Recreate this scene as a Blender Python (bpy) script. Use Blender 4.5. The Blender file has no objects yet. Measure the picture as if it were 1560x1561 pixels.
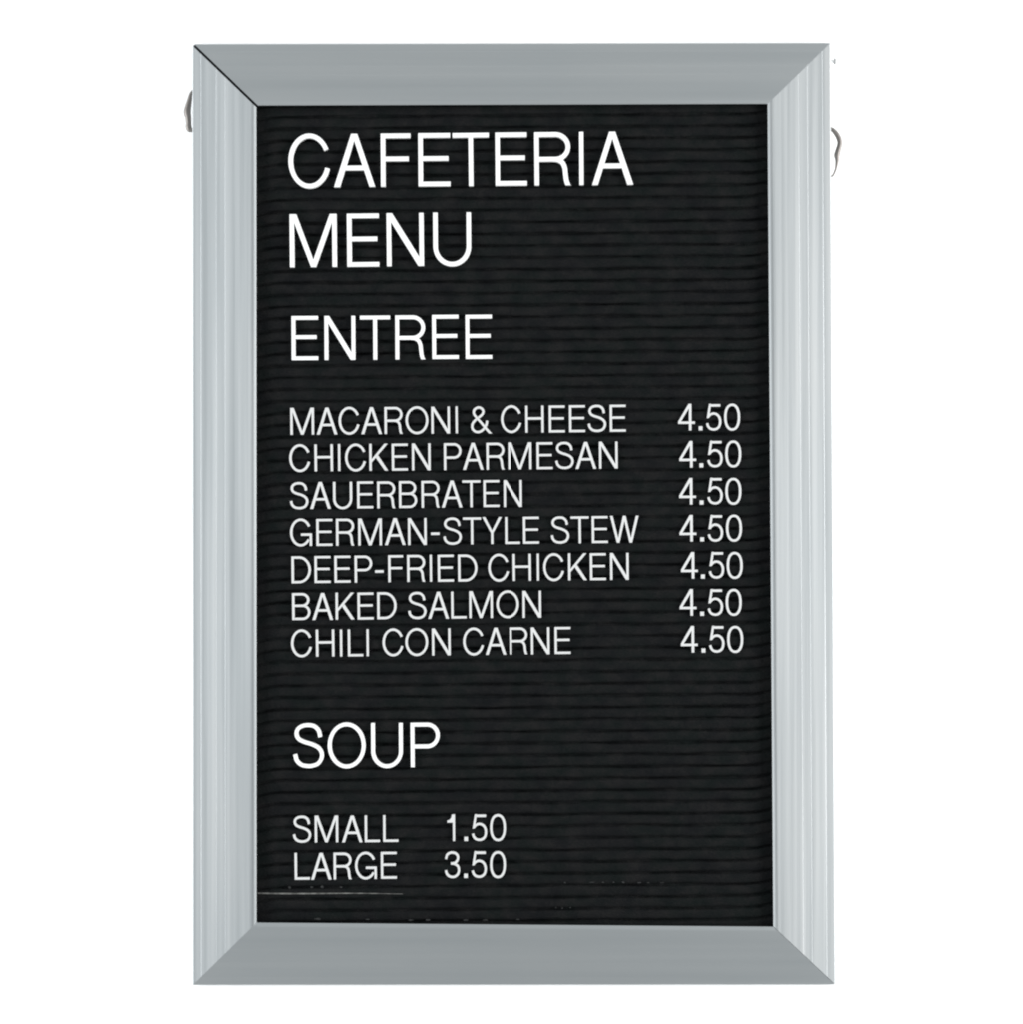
import bpy, bmesh, math, random
from mathutils import Vector

random.seed(7)
R = math.radians
scene = bpy.context.scene
col = scene.collection

# ------------------------------------------------------------------ camera, world, lamps, exposure
U = 0.0006375            # metres covered by one photograph pixel on the felt plane
D = 2.0                  # camera distance from the felt
CZ = 1.5                 # height of the lens above the floor
cam_data = bpy.data.cameras.new("camera")
cam = bpy.data.objects.new("camera", cam_data)
col.objects.link(cam)
cam.location = (0, -D, CZ)
cam.rotation_euler = (R(90), 0, 0)
cam_data.sensor_width = 36.0
cam_data.lens = 36.0 * D / (1560 * U)
cam_data.clip_end = 60
scene.camera = cam

world = bpy.data.worlds.new("World")
scene.world = world
world.use_nodes = True
bg = world.node_tree.nodes["Background"]
bg.inputs[0].default_value = (0.93, 0.98, 1.0, 1)
bg.inputs[1].default_value = 0.55


def area(name, loc, target, sx, sy, power, color=(1, 1, 1)):
    d = bpy.data.lights.new(name, "AREA")
    d.shape = "RECTANGLE"; d.size = sx; d.size_y = sy
    d.energy = power; d.color = color
    o = bpy.data.objects.new(name, d)
    col.objects.link(o)
    o.location = loc
    o.rotation_euler = (Vector(target) - Vector(loc)).to_track_quat("-Z", "Y").to_euler()
    return o


area("softbox_lamp", (2.7, -1.25, CZ), (0, 0, CZ), 1.2, 3.2, 174, (1.0, 0.995, 0.985))
area("softbox_lamp", (-2.7, -1.25, CZ), (0, 0, CZ), 1.2, 3.2, 137, (0.97, 0.99, 1.0))
area("wall_fill_lamp", (0, -0.9, CZ + 2.7), (0, 0, CZ + 0.2), 2.4, 0.7, 11, (0.97, 1.0, 1.0))  # unseen fill lamp, added to brighten the wall above the board

vs = scene.view_settings
vs.view_transform = "Standard"
vs.look = "None"
vs.exposure = 0.0
vs.gamma = 1.0
vs.use_curve_mapping = False
scene.cycles.filter_width = 2.1
scene.cycles.use_denoising = True


# ------------------------------------------------------------------ helpers
def P(px, py, h=0.0):
    """Point that stands h pixels of height in front of the felt, at photograph position px, py."""
    s = (D - h * U) / D
    return Vector(((px - 780.0) * U * s, -h * U, CZ - (py - 780.5) * U * s))


def mat(name, build):
    m = bpy.data.materials.new(name)
    m.use_nodes = True
    nt = m.node_tree
    build(nt, nt.nodes["Principled BSDF"], nt.nodes, nt.links)
    return m


def noise(n, l, scale, detail=4, mapping=None, coord="Object"):
    tc = n.new("ShaderNodeTexCoord")
    mp = n.new("ShaderNodeMapping")
    if mapping:
        mp.inputs["Scale"].default_value = mapping
    l.new(tc.outputs[coord], mp.inputs[0])
    t = n.new("ShaderNodeTexNoise")
    t.inputs["Scale"].default_value = scale
    t.inputs["Detail"].default_value = detail
    l.new(mp.outputs[0], t.inputs["Vector"])
    return t


def ramp(n, l, src, stops):
    r = n.new("ShaderNodeValToRGB")
    e = r.color_ramp.elements
    e[0].position, e[0].color = stops[0][0], (*stops[0][1], 1)
    e[1].position, e[1].color = stops[-1][0], (*stops[-1][1], 1)
    for p_, c_ in stops[1:-1]:
        x = e.new(p_); x.color = (*c_, 1)
    l.new(src, r.inputs[0])
    return r


def bump(n, l, src, strength, dist):
    b = n.new("ShaderNodeBump")
    b.inputs["Strength"].default_value = strength
    b.inputs["Distance"].default_value = dist
    l.new(src, b.inputs["Height"])
    return b


def m_alu(direction):
    # brushed along the rail: noise squeezed across it, long along it
    mp = (1, 1, 0.012) if direction == "v" else (0.012, 1, 1)
    def f(nt, b, n, l):
        t = noise(n, l, 150, 3, mp if direction == 'v' else (0.012, 0.6, 0.6))
        big = noise(n, l, 9, 3, (1, 1, 0.35) if direction == "v" else (0.75, 1, 1))
        mix = n.new("ShaderNodeMath"); mix.operation = "ADD"
        l.new(t.outputs["Fac"], mix.inputs[0]); l.new(big.outputs["Fac"], mix.inputs[1])
        half = n.new("ShaderNodeMath"); half.operation = "MULTIPLY"; half.inputs[1].default_value = 0.5
        l.new(mix.outputs[0], half.inputs[0])
        r = ramp(n, l, half.outputs[0], [((0.35 if direction == 'v' else 0.22), (0.385, 0.408, 0.418)), (0.5, (0.405, 0.424, 0.432)), ((0.65 if direction == 'v' else 0.78), (0.425, 0.439, 0.443))])
        l.new(r.outputs[0], b.inputs["Base Color"])
        b.inputs["Metallic"].default_value = 1.0
        rr = ramp(n, l, t.outputs["Fac"], [(0.3, (0.40 if direction == 'v' else 0.45,) * 3), (0.7, (0.52 if direction == 'v' else 0.475,) * 3)])
        l.new(rr.outputs[0], b.inputs["Roughness"])
        bp = bump(n, l, t.outputs["Fac"], 0.18 if direction == "v" else 0.03, 0.0006)
        l.new(bp.outputs[0], b.inputs["Normal"])
    return f


def m_felt(nt, b, n, l):
    t = noise(n, l, 55, 6, (1, 1, 1.4))          # worn and dusty patches of the cloth
    f = noise(n, l, 620, 4, (0.55, 1, 1))        # fibres
    hue = noise(n, l, 30, 3)
    add = n.new("ShaderNodeMath"); add.operation = "MULTIPLY_ADD"
    l.new(f.outputs["Fac"], add.inputs[0]); add.inputs[1].default_value = 0.62
    l.new(t.outputs["Fac"], add.inputs[2])
    r1 = ramp(n, l, add.outputs[0], [(0.58, (0.0054, 0.0071, 0.0071)), (0.80, (0.0078, 0.0090, 0.0090)), (1.02, (0.0111, 0.0111, 0.0113))])
    r2 = ramp(n, l, add.outputs[0], [(0.58, (0.0059, 0.0066, 0.0072)), (0.80, (0.0080, 0.0083, 0.0089)), (1.02, (0.0111, 0.0111, 0.0113))])
    mx = n.new("ShaderNodeMixRGB")
    hr = ramp(n, l, hue.outputs["Fac"], [(0.42, (0, 0, 0)), (0.58, (1, 1, 1))])
    l.new(hr.outputs[0], mx.inputs[0]); l.new(r1.outputs[0], mx.inputs[1]); l.new(r2.outputs[0], mx.inputs[2])
    l.new(mx.outputs[0], b.inputs["Base Color"])
    b.inputs["Roughness"].default_value = 1.0
    b.inputs["Specular IOR Level"].default_value = 0.0
    bp = bump(n, l, f.outputs["Fac"], 0.8, 0.0012)
    l.new(bp.outputs[0], b.inputs["Normal"])


def m_plastic(c):
    def f(nt, b, n, l):
        t = noise(n, l, 60, 3)
        r = ramp(n, l, t.outputs["Fac"], [(0.3, tuple(x * 0.97 for x in c)), (0.7, c)])
        l.new(r.outputs[0], b.inputs["Base Color"])
        b.inputs["Roughness"].default_value = 0.5
        b.inputs["Specular IOR Level"].default_value = 0.25
    return f


def m_simple(c, rough, metal=0.0, spec=0.3, var=0.12, scale=80):
    def f(nt, b, n, l):
        t = noise(n, l, scale, 4)
        r = ramp(n, l, t.outputs["Fac"], [(0.3, tuple(x * (1 - var) for x in c)), (0.7, tuple(min(1, x * (1 + var)) for x in c))])
        l.new(r.outputs[0], b.inputs["Base Color"])
        b.inputs["Roughness"].default_value = rough
        b.inputs["Metallic"].default_value = metal
        b.inputs["Specular IOR Level"].default_value = spec
    return f


ALU_V = mat("brushed aluminium, upright", m_alu("v"))
ALU_H = mat("brushed aluminium, level", m_alu("h"))
FELT = mat("black felt", m_felt)
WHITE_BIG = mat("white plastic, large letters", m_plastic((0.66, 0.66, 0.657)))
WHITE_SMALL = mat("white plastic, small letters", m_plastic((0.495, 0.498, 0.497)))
WALL = mat("white painted wall", m_simple((0.93, 0.93, 0.93), 0.8, 0, 0.1, 0.01, 3))
BACK = mat("dark backing board", m_simple((0.05, 0.055, 0.06), 0.8))
WIRE = mat("dull steel wire", m_simple((0.20, 0.185, 0.175), 0.5, 0.7))
SCUFF = mat("worn pale edge", m_simple((0.10, 0.10, 0.095), 0.9, 0, 0.1, 0.45, 140))


def link(name, bm, m, parent=None, smooth=False):
    me = bpy.data.meshes.new(name)
    bmesh.ops.recalc_face_normals(bm, faces=bm.faces)
    bm.to_mesh(me); bm.free()
    if smooth:
        for p in me.polygons:
            p.use_smooth = True
    me.materials.append(m)
    o = bpy.data.objects.new(name, me)
    col.objects.link(o)
    if parent:
        o.parent = parent
        o.matrix_parent_inverse = parent.matrix_world.inverted()
    return o


# ------------------------------------------------------------------ the setting: a white wall
WALL_H = -62.0           # how far the wall stands behind the felt, in pixels
bm = bmesh.new()
y = -WALL_H * U
bm.faces.new([bm.verts.new(v) for v in ((-3.5, y, -1), (3.5, y, -1), (3.5, y, 4), (-3.5, y, 4))])
wall = link("wall", bm, WALL)
wall["kind"] = "structure"
wall["label"] = "plain bright white wall behind the letter board"

# ------------------------------------------------------------------ the letter board
board = bpy.data.objects.new("letter_board", None)
col.objects.link(board)
board.location = (0, 0, CZ - 720.5 * U)
bpy.context.view_layer.update()
board["label"] = "black grooved felt letter board in a mitred brushed aluminium frame, listing a cafeteria menu"
board["category"] = "letter board"

OUT = {"TL": (293.0, 67.5), "TR": (1266.8, 65.8), "BR": (1274.0, 1500.5), "BL": (293.5, 1501.2)}
INN = {"TL": (390.5, 161.5), "TR": (1170.8, 159.0), "BR": (1179.6, 1412.0), "BL": (390.8, 1405.8)}
# cross-section of a rail: (share of the way from the outer to the inner edge, height in pixels)
PROFILE = [(0.004, -58), (0.0, -2.0), (0.003, -0.6), (0.010, 0.0), (0.12, 1.45), (0.127, 1.47), (0.134, 1.68),
           (0.36, 4.95), (0.365, 4.95), (0.371, 5.12), (0.50, 7.0), (0.505, 7.0), (0.511, 7.17),
           (0.62, 8.75), (0.90, 12.9), (0.925, 13.2), (0.945, 13.15), (0.965, 12.65), (0.984, 11.95), (0.997, 11.45),
           (1.0, 11.1), (0.999, 10.7), (0.975, 10.2), (0.93, 9.8), (0.93, -58)]


def rail(name, a, b, m, gap_a=0.0, gap_b=0.0, n=24):
    """One mitred rail from corner a to corner b; a gap pulls that mitre back along the rail."""
    oa, ia, ob, ib = (Vector(x) for x in (OUT[a], INN[a], OUT[b], INN[b]))
    d = (ob - oa).normalized()
    oa, ia, ob, ib = oa + d * gap_a, ia + d * gap_a, ob - d * gap_b, ib - d * gap_b
    bm = bmesh.new()
    rings = []
    for i in range(n + 1):
        t = i / n
        o_, i_ = oa.lerp(ob, t), ia.lerp(ib, t)
        bow = 0.5 * math.sin(t * 9.0 + len(a + b) + oa.x * 0.01)
        ring = []
        for f, h in PROFILE:
            q = o_.lerp(i_, f)
            ring.append(bm.verts.new(P(q.x, q.y, h + bow * 0.4)))
        rings.append(ring)
    k = len(PROFILE)
    for i in range(n):
        for j in range(k):
            j2 = (j + 1) % k
            bm.faces.new((rings[i][j], rings[i][j2], rings[i + 1][j2], rings[i + 1][j]))
    bm.faces.new(rings[0]); bm.faces.new(rings[-1])
    return link(name, bm, m, board)


rail("frame_rail", "TL", "TR", ALU_H, gap_a=2.5)
rail("frame_rail", "TR", "BR", ALU_V, gap_b=0.35)
rail("frame_rail", "BR", "BL", ALU_H, gap_a=0.3)
rail("frame_rail", "BL", "TL", ALU_V, gap_b=2.6)

# dark board that closes the back of the frame
bm = bmesh.new()
fr = [bm.verts.new(P(x, y_, -14)) for x, y_ in ((294.6, 69), (1265, 67.5), (1272, 1499), (295, 1499.5))]
bk = [bm.verts.new(P(x, y_, -56)) for x, y_ in ((296.5, 71), (1263, 69.5), (1270, 1497), (297, 1497.5))]
bm.faces.new(fr); bm.faces.new(bk[::-1])
for i in range(4):
    j = (i + 1) % 4
    bm.faces.new((fr[i], bk[i], bk[j], fr[j]))
link("backing_board", bm, BACK, board)

# grooved felt: ridges run across, each groove a real furrow
PITCH = 18.05
SLOPE = -0.0078
CROSS = [(0.0, -6.2), (1.4, -5.8), (2.4, -2.0), (3.6, -0.6), (6.0, 0.0), (12.6, 0.0), (14.7, -0.6), (15.9, -2.0), (16.9, -5.8)]
NX = 110
X0, X1 = 385.0, 1184.0
bm = bmesh.new()
prev = None
nrows = 74
for r_ in range(nrows):
    yg = 140.0 + r_ * PITCH
    amp = random.uniform(0.8, 1.2)
    ph1, ph2, ph3 = (random.uniform(0, 6.28) for _ in range(3))
    wob = [0.45 * math.sin(i * 0.19 + ph1) + 0.3 * math.sin(i * 0.47 + ph2) + random.uniform(-0.28, 0.28) for i in range(NX + 1)]
    dep = [max(0.25, amp * (0.95 + 0.26 * math.sin(i * 0.27 + ph3)) + random.uniform(-0.24, 0.24)) for i in range(NX + 1)]
    tilt = random.uniform(-0.5, 0.5)
    for c, h in CROSS:
        line = []
        for i in range(NX + 1):
            x = X0 + (X1 - X0) * i / NX
            yy = yg + c + SLOPE * (x - 780) + wob[i]
            k = dep[i]
            if x > 1135:                       # ridges pull up where the cloth is wrapped at its ends
                e = (x - 1135) / 45
                yy -= 5.0 * e * e; k *= 1 - 0.35 * e
            elif x < 435:
                e = (435 - x) / 45
                yy += 5.0 * e * e; k *= 1 - 0.45 * e
            yy = min(max(yy, 152.0), 1419.0)
            line.append(bm.verts.new(P(x, yy, h * k + (tilt * (c - 9) / 9 if h > -1 else 0))))
        if prev:
            for i in range(NX):
                bm.faces.new((prev[i], prev[i + 1], line[i + 1], line[i]))
        prev = line
felt = link("felt_panel", bm, FELT, board, smooth=True)

# pale worn line with lint along the foot of the felt
bm = bmesh.new()


def fleck(cx, cy, w, h, z=1.0):
    pts = []
    k = 8
    for i in range(k):
        a = 2 * math.pi * i / k
        rr = random.uniform(0.7, 1.1)
        pts.append((cx + math.cos(a) * w / 2 * rr, cy + math.sin(a) * h / 2 * rr))
    top = [bm.verts.new(P(x, y_, z)) for x, y_ in pts]
    low = [bm.verts.new(P(x, y_, z - 1.6)) for x, y_ in pts]
    bm.faces.new(top); bm.faces.new(low[::-1])
    for i in range(k):
        j = (i + 1) % k
        bm.faces.new((top[i], low[i], low[j], top[j]))


N = 44
ring_prev = None
for i in range(N + 1):
    t = i / N
    x = 392 + t * 222
    hw = (1.15 - 0.85 * t ** 1.6) * random.uniform(0.85, 1.12)
    yc = 1361.2 + 0.4 * math.sin(t * 7) + t * 0.8
    ring = [bm.verts.new(P(x, yc - hw, 0.9)), bm.verts.new(P(x, yc + hw, 0.9)),
            bm.verts.new(P(x, yc + hw, -2)), bm.verts.new(P(x, yc - hw, -2))]
    if ring_prev:
        for j in range(4):
            bm.faces.new((ring_prev[j], ring_prev[(j + 1) % 4], ring[(j + 1) % 4], ring[j]))
    else:
        bm.faces.new(ring)
    ring_prev = ring
bm.faces.new(ring_prev[::-1])
link("worn_edge", bm, SCUFF, felt)
LINT = mat("grey lint", m_simple((0.028, 0.029, 0.029), 1.0, 0, 0.0, 0.4, 200))
bm = bmesh.new()
for cx, cy, w, h in ((441, 1352.5, 6, 6), (475, 1352, 6, 5), (491, 1351.5, 6.5, 5.5), (520, 1352, 6, 3), (484, 1400.5, 15, 4.5),
                     (626, 1402, 12, 3.5), (652, 1402, 10, 4), (710, 1402, 10, 3.5), (740, 1402, 10, 4), (790, 1401, 8, 2.5),
                     (862, 1345, 5, 2.5), (903, 1344.5, 12, 2), (920, 1344.5, 5, 3), (936, 1344.5, 4, 3), (951, 1344.5, 6, 4),
                     (975, 1345, 8, 2.5), (989, 1345, 6, 2.5), (1010, 1345, 9, 1.8), (848, 1383, 3, 3), (858, 1384, 3, 3.4),
                     (870, 1383, 3, 2.6), (560, 1401, 9, 2.5)):
    fleck(cx, cy, w * 0.85, h * 0.75, 0.9)
lint = link("lint_specks", bm, LINT, felt)
lint["kind"] = "stuff"


# hooks and screw on the sides of the frame
def tube(bm, pts, radii, seg=12, h=-14.0):
    n = len(pts)
    rings = []
    for i, (x, y_) in enumerate(pts):
        c = P(x, y_, h)
        a = P(*pts[max(i - 1, 0)], h); b = P(*pts[min(i + 1, n - 1)], h)
        d = (b - a).normalized()
        s = Vector((0, -1, 0))
        u = d.cross(s).normalized()
        rings.append([bm.verts.new(c + (u * math.cos(2 * math.pi * k / seg) + s * math.sin(2 * math.pi * k / seg)) * radii[i] * U)
                      for k in range(seg)])
    for i in range(n - 1):
        for k in range(seg):
            k2 = (k + 1) % seg
            bm.faces.new((rings[i][k], rings[i][k2], rings[i + 1][k2], rings[i + 1][k]))
    bm.faces.new(rings[0][::-1]); bm.faces.new(rings[-1])


def spline(pts, per=8):
    out = []
    n = len(pts)
    for i in range(n - 1):
        p0 = pts[i - 1] if i else tuple(2 * a - b for a, b in zip(pts[0], pts[1]))
        p1, p2 = pts[i], pts[i + 1]
        p3 = pts[i + 2] if i + 2 < n else tuple(2 * a - b for a, b in zip(pts[-1], pts[-2]))
        for s in range(per):
            t = s / per
            out.append(tuple(0.5 * (2 * b + (c - a) * t + (2 * a - 5 * b + 4 * c - d) * t * t + (3 * b - a - 3 * c + d) * t ** 3)
                             for a, b, c, d in zip(p0, p1, p2, p3)))
    out.append(tuple(pts[-1]))
    return out


bm = bmesh.new()
sp = spline([(298, 134, 1.6), (291, 143, 2.4), (288.4, 154, 3.8), (286, 165, 5.0), (285.2, 172, 5.4), (286.6, 180, 4.6), (287.2, 188, 4.2),
             (287.2, 194, 4.6), (288.6, 198, 4.0), (293, 198.5, 3.4), (298, 198.5, 2.8)])
tube(bm, [p[:2] for p in sp], [p[2] for p in sp])
link("hanging_hook", bm, WIRE, board, smooth=True)
bm = bmesh.new()
sp = spline([(1260, 195, 2.4), (1269, 197.5, 3.0), (1275.4, 204, 3.7), (1280, 213, 3.9), (1280.6, 221, 3.8), (1278.2, 230, 4.2),
             (1276.6, 237, 4.4), (1276.8, 245, 2.9), (1275.6, 254, 1.9), (1273.4, 262, 1.5), (1269, 269, 1.3), (1260, 273, 1.2)])
tube(bm, [p[:2] for p in sp], [p[2] for p in sp])
link("hanging_hook", bm, WIRE, board, smooth=True)
bm = bmesh.new()
tube(bm, [(1272.2, 94), (1272.8, 94), (1274.2, 94), (1275, 94)], [4.0, 5.2, 5.0, 2.6])
screw = link("side_screw", bm, mat("dull steel", m_simple((0.42, 0.42, 0.42), 0.4, 1.0)), board)
bm = bmesh.new()
tube(bm, [(1262, 94), (1272.6, 94)], [2.2, 2.2])
link("screw_shaft", bm, mat("white screw shaft", m_plastic((0.9, 0.9, 0.9))), screw)  # screw's shaft, added; coloured white so it washes out against the bright wall

# ------------------------------------------------------------------ letters
T = 0.086                # stroke width, as a share of the cap height
S_ = 0.084
OV = 0.018               # round letters overshoot the line
WIDTH = {"A": .785, "B": .69, "C": .805, "D": .735, "E": .612, "F": .57, "G": .83, "H": .70, "I": .112, "K": .715, "L": .585,
         "M": .895, "N": .708, "O": .865, "P": .67, "R": .70, "S": .725, "T": .695, "U": .725, "W": 1.08, "Y": .745, "&": .76,
         "-": .335, ".": .155, "0": .615, "1": .31, "3": .625, "4": .65, "5": .62}


def rect(x0, y0, x1, y1, z=0.0):
    return ("poly", [(x0, y0), (x1, y0), (x1, y1), (x0, y1)], z)


def ell(cx, cy, rx, ry, a0, a1, n=28, p=2.0):
    out = []
    for i in range(n + 1):
        a = R(a0 + (a1 - a0) * i / n)
        c, s = math.cos(a), math.sin(a)
        out.append((cx + rx * math.copysign(abs(c) ** (2 / p), c), cy + ry * math.copysign(abs(s) ** (2 / p), s)))
    return out


def bowl(x0, y1, y0, c, w):
    return [(x0, y1), ((x0 + c) / 2, y1)] + ell(c, (y0 + y1) / 2, w - T / 2 - c, (y1 - y0) / 2, 90, -90) + [((x0 + c) / 2, y0), (x0, y0)]


def glyph(ch):
    w = WIDTH[ch]
    t, h, s = T, T / 2, S_
    if ch == "A":
        k = .109
        ix = lambda y_: k + (w / 2 - k) * y_ / .87
        return [("poly", [(0, 0), (w / 2 - .058, 1), (w / 2 + .058, 1), (w, 0), (w - k, 0), (w / 2, .87), (k, 0)], 0),
                ("poly", [(ix(.312), .312), (w - ix(.312), .312), (w - ix(.40), .40), (ix(.40), .40)], 0)]
    if ch == "B":
        return [rect(0, 0, t, 1), ("strip", bowl(t, 1 - h, .53, .38, w - .03), 0), ("strip", bowl(t, .53, h, .40, w), -.012)]
    if ch == "C":
        return [("strip", ell(w / 2, .5, w / 2 - h, .5 + OV - h, 26, 343, 48), 0)]
    if ch == "D":
        return [rect(0, 0, t, 1), ("strip", bowl(t, 1 - h, h, .29, w), 0)]
    if ch in "EF":
        out = [rect(0, 0, t, 1), rect(t, 1 - s, w, 1), rect(t, .48, w - .035, .564)]
        if ch == "E":
            out.append(rect(t, 0, w, s))
        return out
    if ch == "G":
        return [("strip", ell(w / 2 - .01, .5, w / 2 - .01 - h, .5 + OV - h, 28, 327, 46), -.012),
                rect(w - .086, 0, w, .465), rect(w * .5, .378, w - .086, .465)]
    if ch == "H":
        return [rect(0, 0, t, 1), rect(w - t, 0, w, 1), rect(t, .482, w - t, .567)]
    if ch == "I":
        return [rect(0, 0, t, 1)]
    if ch == "K":
        return [rect(0, 0, t, 1), ("poly", [(t, .305), (w - .012, 1), (w - .132, 1), (t, .422)], 0),
                ("poly", [(.24, .495), (w - .124, 0), (w, 0), (.325, .585)], -.012)]
    if ch == "L":
        return [rect(0, 0, t, 1), rect(t, 0, w, s)]
    if ch == "M":
        return [("poly", [(0, 0), (0, 1), (.126, 1), (w / 2, .135), (w - .126, 1), (w, 1), (w, 0), (w - s, 0), (w - s, .845),
                          (w / 2 + .046, 0), (w / 2 - .046, 0), (s, .845), (s, 0)], 0)]
    if ch == "N":
        return [("poly", [(0, 0), (0, 1), (.107, 1), (w - s, .165), (w - s, 1), (w, 1), (w, 0), (w - .107, 0), (s, .835), (s, 0)], 0)]
    if ch == "O":
        return [("ring", ell(w / 2, .5, w / 2 - h, .5 + OV - h, 0, 360, 56), 0)]
    if ch == "0":
        return [("ring", ell(w / 2, .49, w / 2 - h, .49 + OV - h, 0, 360, 56, 2.25), 0)]
    if ch == "P":
        return [rect(0, 0, t, 1), ("strip", bowl(t, 1 - h, .465, .385, w), 0)]
    if ch == "R":
        return [rect(0, 0, t, 1), ("strip", bowl(t, 1 - h, .49, .40, w - .012), 0),
                ("strip", spline([(.36, .488), (.455, .475), (.535, .425), (.578, .33), (.592, .21), (.606, .10), (.632, .02), (.668, -.05)]), -.012)]
    if ch == "S":
        return [("strip", spline([(.635, .69), (.60, .835), (.50, .935), (.36, .962), (.215, .938), (.115, .86), (.092, .745), (.15, .645),
                                  (.28, .58), (.44, .53), (.585, .455), (.664, .345), (.662, .215), (.585, .095), (.46, .045),
                                  (.345, .037), (.20, .068), (.095, .165), (.055, .305)]), 0)]
    if ch == "T":
        return [rect(0, 1 - s, w, 1), rect(w / 2 - h, 0, w / 2 + h, 1 - s)]
    if ch == "U":
        return [("strip", [(h, 1), (h, .7)] + ell(w / 2, .365, w / 2 - h, .365 + OV - h, 180, 360) + [(w - h, .7), (w - h, 1)], 0)]
    if ch == "W":
        return [("poly", [(0, 1), (.252, 0), (.348, 0), (w / 2, .81), (w - .348, 0), (w - .252, 0), (w, 1), (w - .098, 1), (w - .30, .17),
                          (w / 2 + .05, 1), (w / 2 - .05, 1), (.30, .17), (.098, 1)], 0)]
    if ch == "Y":
        return [("poly", [(0, 1), (w / 2 - h, .41), (w / 2 - h, 0), (w / 2 + h, 0), (w / 2 + h, .41), (w, 1), (w - .112, 1), (w / 2, .50),
                          (.112, 1)], 0)]
    if ch == "&":
        return [("strip", spline([(.79, -.06), (.60, .15), (.40, .39), (.20, .61), (.125, .74), (.15, .875), (.30, .955), (.44, .90),
                                  (.485, .79), (.43, .68), (.30, .575)]), 0),
                ("strip", spline([(.32, .59), (.16, .465), (.065, .33), (.065, .18), (.15, .075), (.27, .04), (.40, .075), (.52, .18),
                                  (.60, .32), (.625, .46)]), -.012)]
    if ch == "-":
        return [rect(0, .36, w, .452)]
    if ch == ".":
        return [rect(0, 0, w, w)]
    if ch == "1":
        return [("poly", [(0, .695), (0, .772), (.09, .795), (.16, .87), (.19, 1), (w, 1), (w, 0), (w - t, 0), (w - t, .695)], 0)]
    if ch == "3":
        return [("strip", spline([(.065, .715), (.11, .87), (.21, .94), (.31, .958), (.44, .925), (.525, .83), (.525, .70), (.45, .59),
                                  (.34, .55), (.25, .545)]), 0),
                ("strip", spline([(.27, .543), (.41, .52), (.525, .44), (.567, .30), (.53, .15), (.43, .06), (.31, .036), (.18, .07),
                                  (.09, .165), (.057, .29)]), -.012)]
    if ch == "4":
        return [rect(.418, 0, .514, 1), rect(0, .245, .418, .335), rect(.514, .245, w, .335),
                ("poly", [(0, .335), (.105, .335), (.418, .83), (.418, 1), (.405, 1)], 0)]
    if ch == "5":
        return [("poly", [(.045, .46), (.135, 1), (.215, 1), (.132, .47)], -.006), rect(.18, .895, .57, .985),
                ("strip", spline([(.095, .50), (.19, .60), (.31, .635), (.44, .595), (.535, .48), (.565, .33), (.53, .16), (.43, .062),
                                  (.30, .035), (.17, .07), (.09, .16), (.057, .27)]), -.012)]
    raise KeyError(ch)


def prism(bm, pts, z, depth):
    top = [bm.verts.new((x, y_, z)) for x, y_ in pts]
    low = [bm.verts.new((x, y_, z - depth)) for x, y_ in pts]
    n = len(pts)
    f = [bm.faces.new(top), bm.faces.new(low[::-1])]
    for i in range(n):
        j = (i + 1) % n
        bm.faces.new((top[i], low[i], low[j], top[j]))
    for q in f:
        q.normal_update()
    bmesh.ops.triangulate(bm, faces=f)


def offset(pts, closed):
    L, Q = [], []
    n = len(pts)
    for i in range(n):
        a = pts[(i - 1) % n] if closed or i else pts[i]
        b = pts[(i + 1) % n] if closed or i < n - 1 else pts[i]
        d = Vector((b[0] - a[0], b[1] - a[1])).normalized()
        nx, ny = -d.y, d.x
        L.append((pts[i][0] + nx * T / 2, pts[i][1] + ny * T / 2))
        Q.append((pts[i][0] - nx * T / 2, pts[i][1] - ny * T / 2))
    return L, Q


DEPTH = 0.075            # thickness of a letter, as a share of the cap height


def glyph_mesh(ch, cap):
    """Letter of cap height 'cap' pixels, centred on x, standing on y = 0 of its own baseline, facing +z."""
    bm = bmesh.new()
    for kind, pts, z in glyph(ch):
        z += DEPTH
        dp = z + 0.02
        if kind == "poly":
            prism(bm, pts, z, dp)
            continue
        closed = kind == "ring"
        if closed:
            pts = pts[:-1]
        L, Q = offset(pts, closed)
        if ch in 'R&':        # legs are cut level with the line
            lo = 0.0 if ch == 'R' else -OV
            L, Q = ([(a, max(b, lo)) for a, b in row] for row in (L, Q))
        n = len(pts)
        v = [[bm.verts.new((p[0], p[1], zz)) for p in row] for row, zz in ((L, z), (Q, z), (L, z - dp), (Q, z - dp))]
        for i in range(n if closed else n - 1):
            j = (i + 1) % n
            bm.faces.new((v[0][i], v[1][i], v[1][j], v[0][j]))
            bm.faces.new((v[2][i], v[2][j], v[3][j], v[3][i]))
            bm.faces.new((v[0][i], v[0][j], v[2][j], v[2][i]))
            bm.faces.new((v[1][i], v[3][i], v[3][j], v[1][j]))
        if not closed:
            for i in (0, n - 1):
                bm.faces.new((v[0][i], v[2][i], v[3][i], v[1][i]))
    k = cap * U
    w = WIDTH[ch]
    for v in bm.verts:
        v.co = Vector(((v.co.x - w / 2) * k * (1 - 0.8 / max(w * cap, 8)), v.co.y * k, v.co.z * k))
    bmesh.ops.recalc_face_normals(bm, faces=bm.faces)
    me = bpy.data.meshes.new("letter")
    bm.to_mesh(me); bm.free()
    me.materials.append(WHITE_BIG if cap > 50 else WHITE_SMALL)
    return me


def zx(base, s, *spans):
    """Ink spans measured on the photograph -> centre positions in its pixels."""
    return [base + (a + b) / 2 / s for a, b in spans]


K = 5.571
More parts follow.
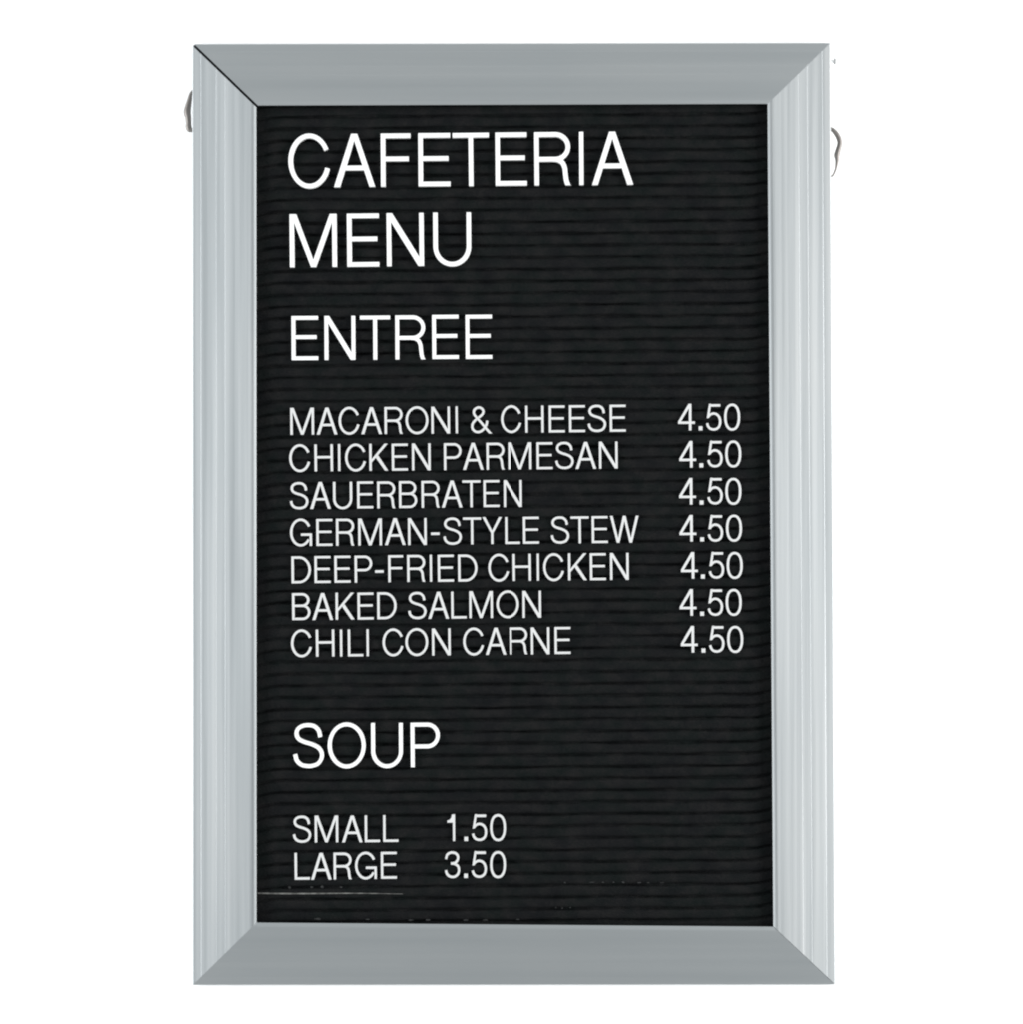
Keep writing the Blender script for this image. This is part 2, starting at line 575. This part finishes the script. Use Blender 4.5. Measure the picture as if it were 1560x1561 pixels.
# text, cap height, (x, baseline) at the left and right, letter centres, heading for the labels
LINES = [
    ("CAFETERIA", 80.6, (470, 286.8), (950, 282.4),
     zx(430, 2.786, (30, 207), (220, 398), (418, 548), (577, 717), (725, 882), (905, 1043), (1075, 1230), (1265, 1288), (1315, 1497))),
    ("MENU", 80.6, (460, 408.0), (700, 405.6), zx(430, 2.786, (35, 232), (277, 413), (445, 603), (642, 803))),
    ("ENTREE", 67.0, (450, 549.6), (740, 547.2),
     zx(430, 4.333, (60, 242), (280, 487), (512, 718), (745, 952), (990, 1170), (1210, 1392))),
    ("MACARONI & CHEESE", 41.0, (443, 663.2), (950, 658.2),
     zx(430, K, (65, 275), (293, 470), (475, 667), (670, 850), (868, 1030), (1045, 1245), (1268, 1425), (1467, 1506))
     + zx(700, K, (97, 270), (352, 540), (562, 725), (765, 902), (937, 1072), (1088, 1257), (1282, 1420))),
    ("CHICKEN PARMESAN", 41.0, (445, 719.0), (940, 714.2),
     zx(430, K, (58, 245), (272, 437), (472, 505), (532, 718), (738, 903), (930, 1070), (1100, 1262), (1375, 1525))
     + zx(700, K, (30, 207), (230, 388), (415, 620), (662, 800), (815, 982), (990, 1168), (1188, 1353))),
    ("SAUERBRATEN", 41.0, (445, 776.2), (797, 772.7),
     zx(430, K, (63, 228), (238, 415), (427, 600), (637, 772), (805, 965), (992, 1150), (1183, 1342), (1355, 1533))
     + zx(700, K, (27, 182), (208, 342), (375, 540))),
    ("GERMAN-STYLE STEW", 41.0, (445, 832.6), (970, 827.2),
     zx(430, K, (65, 255), (290, 430), (457, 618), (645, 850), (872, 1050), (1070, 1230), (1262, 1340), (1365, 1530))
     + zx(700, K, (33, 187), (195, 365), (388, 523), (543, 685), (775, 945), (950, 1107), (1127, 1270), (1283, 1530))),
    ("DEEP-FRIED CHICKEN", 41.0, (445, 889.0), (955, 883.8),
     zx(430, K, (78, 250), (275, 412), (443, 582), (615, 767), (787, 867), (900, 1030), (1060, 1222), (1250, 1285), (1320, 1460))
     + zx(700, K, (-10, 158), (245, 432), (455, 618), (660, 692), (717, 900), (928, 1092), (1115, 1252), (1283, 1448))),
    ("BAKED SALMON", 41.0, (445, 945.2), (826, 941.2),
     zx(430, K, (82, 245), (255, 433), (455, 613), (640, 778), (808, 975), (1065, 1232), (1240, 1418), (1437, 1567))
     + zx(700, K, (85, 287), (315, 512), (540, 703))),
    ("CHILI CON CARNE", 41.0, (445, 1001.2), (870, 996.6),
     zx(430, K, (75, 258), (285, 448), (487, 520), (558, 690), (712, 748), (852, 1035), (1045, 1245), (1270, 1435))
     + zx(700, K, (30, 217), (225, 402), (427, 588), (610, 777), (810, 955))),
    ("SOUP", 67.4, (450, 1169.8), (670, 1168.2), zx(430, 4.216, (68, 273), (293, 538), (572, 777), (825, 1017))),
    ("SMALL", 40.6, (446, 1283.8), (606, 1282.6), zx(430, 4.216, (65, 190), (210, 362), (385, 515), (530, 630), (650, 748))),
    ("LARGE", 40.6, (446, 1340.4), (606, 1338.6), zx(430, 4.216, (75, 185), (188, 315), (330, 450), (467, 610), (635, 738))),
]
KP = 6.785
PRICES = [
    ("4.50", "MACARONI & CHEESE", 656.4, zx(1020, KP, (97, 272), (305, 355), (380, 553), (572, 742))),
    ("4.50", "CHICKEN PARMESAN", 712.7, zx(1020, KP, (108, 285), (312, 365), (393, 563), (582, 755))),
    ("4.50", "SAUERBRATEN", 769.2, zx(1020, KP, (108, 285), (315, 368), (395, 565), (585, 755))),
    ("4.50", "GERMAN-STYLE STEW", 825.6, zx(1020, KP, (112, 287), (320, 372), (398, 570), (592, 760))),
    ("4.50", "DEEP-FRIED CHICKEN", 882.0, zx(1020, KP, (128, 300), (330, 380), (410, 580), (600, 770))),
    ("4.50", "BAKED SALMON", 938.6, zx(1020, KP, (113, 287), (320, 372), (398, 570), (590, 758))),
    ("4.50", "CHILI CON CARNE", 994.7, zx(1020, KP, (130, 300), (333, 385), (412, 585), (602, 773))),
    ("1.50", "SMALL", 1281.4, zx(430, 4.216, (1058, 1115), (1165, 1200), (1218, 1320), (1335, 1442))),
    ("3.50", "LARGE", 1337.6, zx(430, 4.216, (1040, 1150), (1165, 1197), (1215, 1318), (1335, 1440))),
]
ORD = ["first", "second", "third", "fourth", "fifth", "sixth", "seventh", "eighth", "ninth", "tenth", "eleventh"]
NAMES = {"&": "ampersand", "-": "hyphen", ".": "decimal_point"}
CATS = {"&": "ampersand", "-": "hyphen", ".": "decimal point"}
protos = {}


def set_letter(ch, cap, x, base, slope, label, group):
    key = (ch, cap)
    if key not in protos:
        protos[key] = glyph_mesh(ch, cap)
    name = NAMES.get(ch) or ("digit" if ch.isdigit() else "letter")
    o = bpy.data.objects.new(name, protos[key])
    col.objects.link(o)
    o.location = P(x + random.uniform(-0.2, 0.2), base + random.uniform(-0.2, 0.2), 0.0)
    # facing the room (-y), leaning with the groove it is pressed into
    o.rotation_euler = (R(90), 0, 0)
    o.rotation_euler = (R(90), math.atan(slope) + R(random.uniform(-0.15, 0.15)), 0)
    o["label"] = label
    o["category"] = CATS.get(ch) or ("digit" if ch.isdigit() else "letter")
    o["group"] = group


for text, cap, (xa, ya), (xb, yb), xs in LINES:
    slope = (yb - ya) / (xb - xa)
    size = "large" if cap > 75 else "medium" if cap > 50 else "small"
    group = {"large": "large white title letters", "medium": "white section heading letters", "small": "small white menu letters"}[size]
    words = text.replace("-", " ").split(" ")
    it = iter(xs)
    w_i, pos = 0, 0
    for ch in text:
        if ch == " ":
            if pos:
                w_i += 1
            pos = 0
            continue
        x = next(it)
        base = ya + slope * (x - xa)
        if ch == "&":
            label = "small white ampersand between MACARONI and CHEESE"
            set_letter(ch, cap, x, base, slope, label, group)
            w_i, pos = w_i + 1, 0
            continue
        if ch == "-":
            label = "small white hyphen between %s and %s" % (words[w_i], words[w_i + 1])
            set_letter(ch, cap, x, base, slope, label, group)
            w_i, pos = w_i + 1, 0
            continue
        word = words[w_i]
        label = "%s white letter %s, %s letter of %s" % (size, ch, ORD[pos], word)
        if word == "CHICKEN":
            label += " in the %s line" % text
        set_letter(ch, cap, x, base, slope, label, group)
        pos += 1

for text, dish, base, xs in PRICES:
    for ch, x in zip(text, xs):
        what = "decimal point" if ch == "." else "digit " + ch
        label = "small white %s of the price %s beside %s" % (what, text, dish)
        set_letter(ch, 40.4, x, base - 0.0078 * (x - xs[0]), -0.0078, label, "small white price figures")
